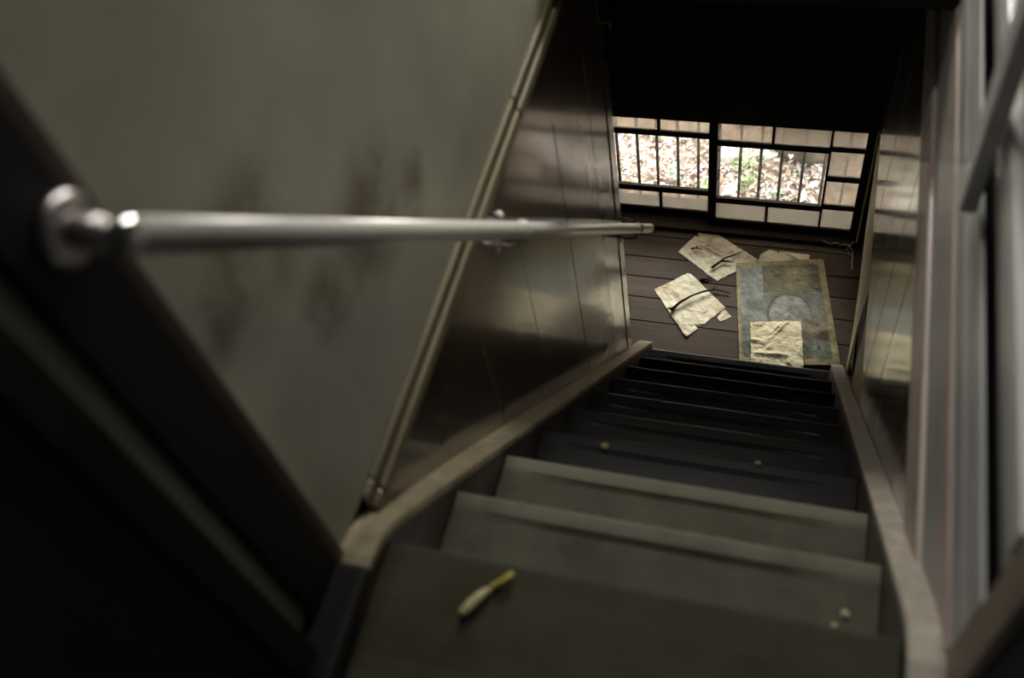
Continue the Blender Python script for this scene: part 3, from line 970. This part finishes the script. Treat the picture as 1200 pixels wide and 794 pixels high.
def add_leaf(bm, pos, L, W, yaw, pitch, roll, fold=0.25):
    mtx = Matrix.Translation(pos) @ Matrix.Rotation(yaw, 4, 'Z') @ Matrix.Rotation(pitch, 4, 'Y') @ Matrix.Rotation(roll, 4, 'X')
    pts = [(-L / 2, 0, 0), (-L * .2, W / 2, W * fold), (L * .2, W * .42, W * fold), (L / 2, 0, 0.1 * L), (L * .2, -W * .42, W * fold), (-L * .2, -W / 2, W * fold)]
    mid = [bm.verts.new(mtx @ Vector(p)) for p in ((-L * .2, 0, 0), (L * .2, 0, 0.02 * L))]
    v = [bm.verts.new(mtx @ Vector(p)) for p in pts]
    bm.faces.new((v[0], mid[0], v[1]))
    bm.faces.new((v[0], v[5], mid[0]))
    bm.faces.new((mid[0], mid[1], v[2], v[1]))
    bm.faces.new((v[5], v[4], mid[1], mid[0]))
    bm.faces.new((mid[1], v[3], v[2]))
    bm.faces.new((v[4], v[3], mid[1]))


bm = bmesh.new()
for _ in range(11000):
    x, y = random.uniform(-1.5, 0.9), random.uniform(1.25, 2.9)
    L = random.uniform(0.018, 0.046)
    add_leaf(bm, Vector((x, y, gz(x, y) + random.uniform(0.004, 0.03))), L, L * random.uniform(0.4, 0.7), random.uniform(0, 6.28),
             random.uniform(-0.6, 0.6), random.uniform(-0.6, 0.6))
lit = link_mesh('leaf_litter', bm, M['litter'])
tag(lit, 'pinkish brown fallen leaves covering the ground outside the window', 'leaves', None, 'stuff')

GL = 'large bleached leaves outside the window'
for x, y, L, yaw, lab in ((-0.225, 1.60, 0.12, 0.6, 'large bleached fallen leaf behind the lower left of the right clear pane'),
                          (-0.185, 1.53, 0.10, 2.2, 'bleached fallen leaf at the bottom edge of the right clear pane'),
                          (0.185, 1.60, 0.085, 1.4, 'broad pale fallen leaf low in the right clear pane below the boulder'),
                          (0.245, 1.69, 0.07, 0.4, 'pale curled leaf at the right foot of the boulder'),
                          (-0.72, 1.56, 0.10, 1.0, 'bleached leaf at the far left edge of the left clear pane')):
    bm = bmesh.new()
    add_leaf(bm, Vector((x, y, gz(x, y) + 0.05)), L, L * 0.6, yaw, -0.25, 0.2, 0.18)
    o = link_mesh('dead_leaf', bm, M['pale_leaf'])
    s = o.modifiers.new('thickness', 'SOLIDIFY')
    s.thickness = 0.001
    tag(o, lab, 'leaf', GL)


def stone(name, c_, r, mat, seed, label):
    bm = bmesh.new()
    bmesh.ops.create_icosphere(bm, subdivisions=4, radius=1)
    for v in bm.verts:
        k = 1 + 0.22 * noise.noise(v.co * 1.4 + Vector((seed, 0, 0))) + 0.07 * noise.noise(v.co * 4.5 + Vector((seed, 3, 0)))
        v.co = Vector((v.co.x * r[0] * k, v.co.y * r[1] * k, v.co.z * r[2] * k)) + Vector(c_)
    return tag(link_mesh(name, bm, mat, None, True), label, 'rock')


stone('boulder', (0.22, 2.14, -0.46), (0.30, 0.30, 0.36), M['boulder'], 3, 'big brown boulder behind the right half of the right clear pane')
stone('stone', (-0.275, 1.88, -0.60), (0.075, 0.06, 0.055), M['rock'], 8, 'rounded pale grey stone at the left of the right clear pane')

GW = 'weeds growing in the leaf litter'


def weed(x, y, h, n, mat, label):
    root = tag(empty('weed', (x, y, gz(x, y))), label, 'plant', GW)
    bm = bmesh.new()
    for i in range(n):
        a = random.uniform(0, 6.28)
        rr = random.uniform(0.2, 1) * h * 0.6
        zz_ = random.uniform(0.3, 1) * h
        L = random.uniform(0.03, 0.055)
        add_leaf(bm, Vector((x + rr * math.cos(a), y + rr * math.sin(a), gz(x, y) + zz_)), L, L * 0.5, a, random.uniform(-0.5, 0.2), random.uniform(-0.4, 0.4), 0.15)
    link_mesh('leaves', bm, mat, root)
    bm = bmesh.new()
    for i in range(5):
        a = 6.28 * i / 5
        bm_tube([(x, y, gz(x, y) - 0.01), (x + 0.2 * h * math.cos(a), y + 0.2 * h * math.sin(a), gz(x, y) + 0.4 * h), (x + 0.45 * h * math.cos(a), y + 0.45 * h * math.sin(a), gz(x, y) + 0.8 * h)], 0.0025, 5, bm)
    link_mesh('stems', bm, mat, root)


weed(-0.075, 1.86, 0.13, 26, M['weed_blue'], 'grey green weed at the left side of the big boulder')
weed(-0.165, 1.80, 0.13, 34, M['weed'], 'bushy green weed between the grey stone and the boulder')
weed(-0.14, 1.66, 0.09, 18, M['weed'], 'low green weed in front of the bushy one, right window')
weed(0.03, 1.63, 0.07, 14, M['weed_blue'], 'small grey green weed below the boulder in the right window')
weed(-0.72, 1.95, 0.11, 22, M['weed'], 'green weed upper left in the left clear pane')
weed(-0.58, 1.70, 0.09, 20, M['weed_blue'], 'grey green weed in the middle of the left clear pane')
weed(-0.43, 2.02, 0.11, 20, M['weed'], 'green weed upper right in the left clear pane')
weed(-0.36, 1.62, 0.08, 16, M['weed'], 'low green weed at the bottom right of the left clear pane')

# one white heart-shaped leaf on a thin stalk in front of the boulder
hl = tag(empty('heart_leaf_sprig', (0.09, 1.70, gz(0.09, 1.70))), 'thin stalk with one white heart shaped leaf before the boulder', 'plant')
tube('stalk', [(0.085, 1.70, gz(0.085, 1.70)), (0.088, 1.70, -0.5), (0.094, 1.69, -0.38)], [0.003, 0.0025, 0.002], M['pod'], hl, 6)
bm = bmesh.new()
heart = [(0, -0.016), (0.011, -0.003), (0.015, 0.007), (0.011, 0.013), (0.005, 0.013), (0, 0.008), (-0.005, 0.013), (-0.011, 0.013), (-0.015, 0.007), (-0.011, -0.003)]
f0 = [bm.verts.new((0.095 + p[0], 1.688 + 0.4 * p[1], -0.372 + p[1])) for p in heart]
f1 = [bm.verts.new((0.095 + p[0], 1.690 + 0.4 * p[1], -0.372 + p[1])) for p in heart]
bm.faces.new(f0)
bm.faces.new(f1[::-1])
for i in range(len(heart)):
    j = (i + 1) % len(heart)
    bm.faces.new((f0[i], f0[j], f1[j], f1[i]))
link_mesh('leaf', bm, M['white_leaf'], hl)
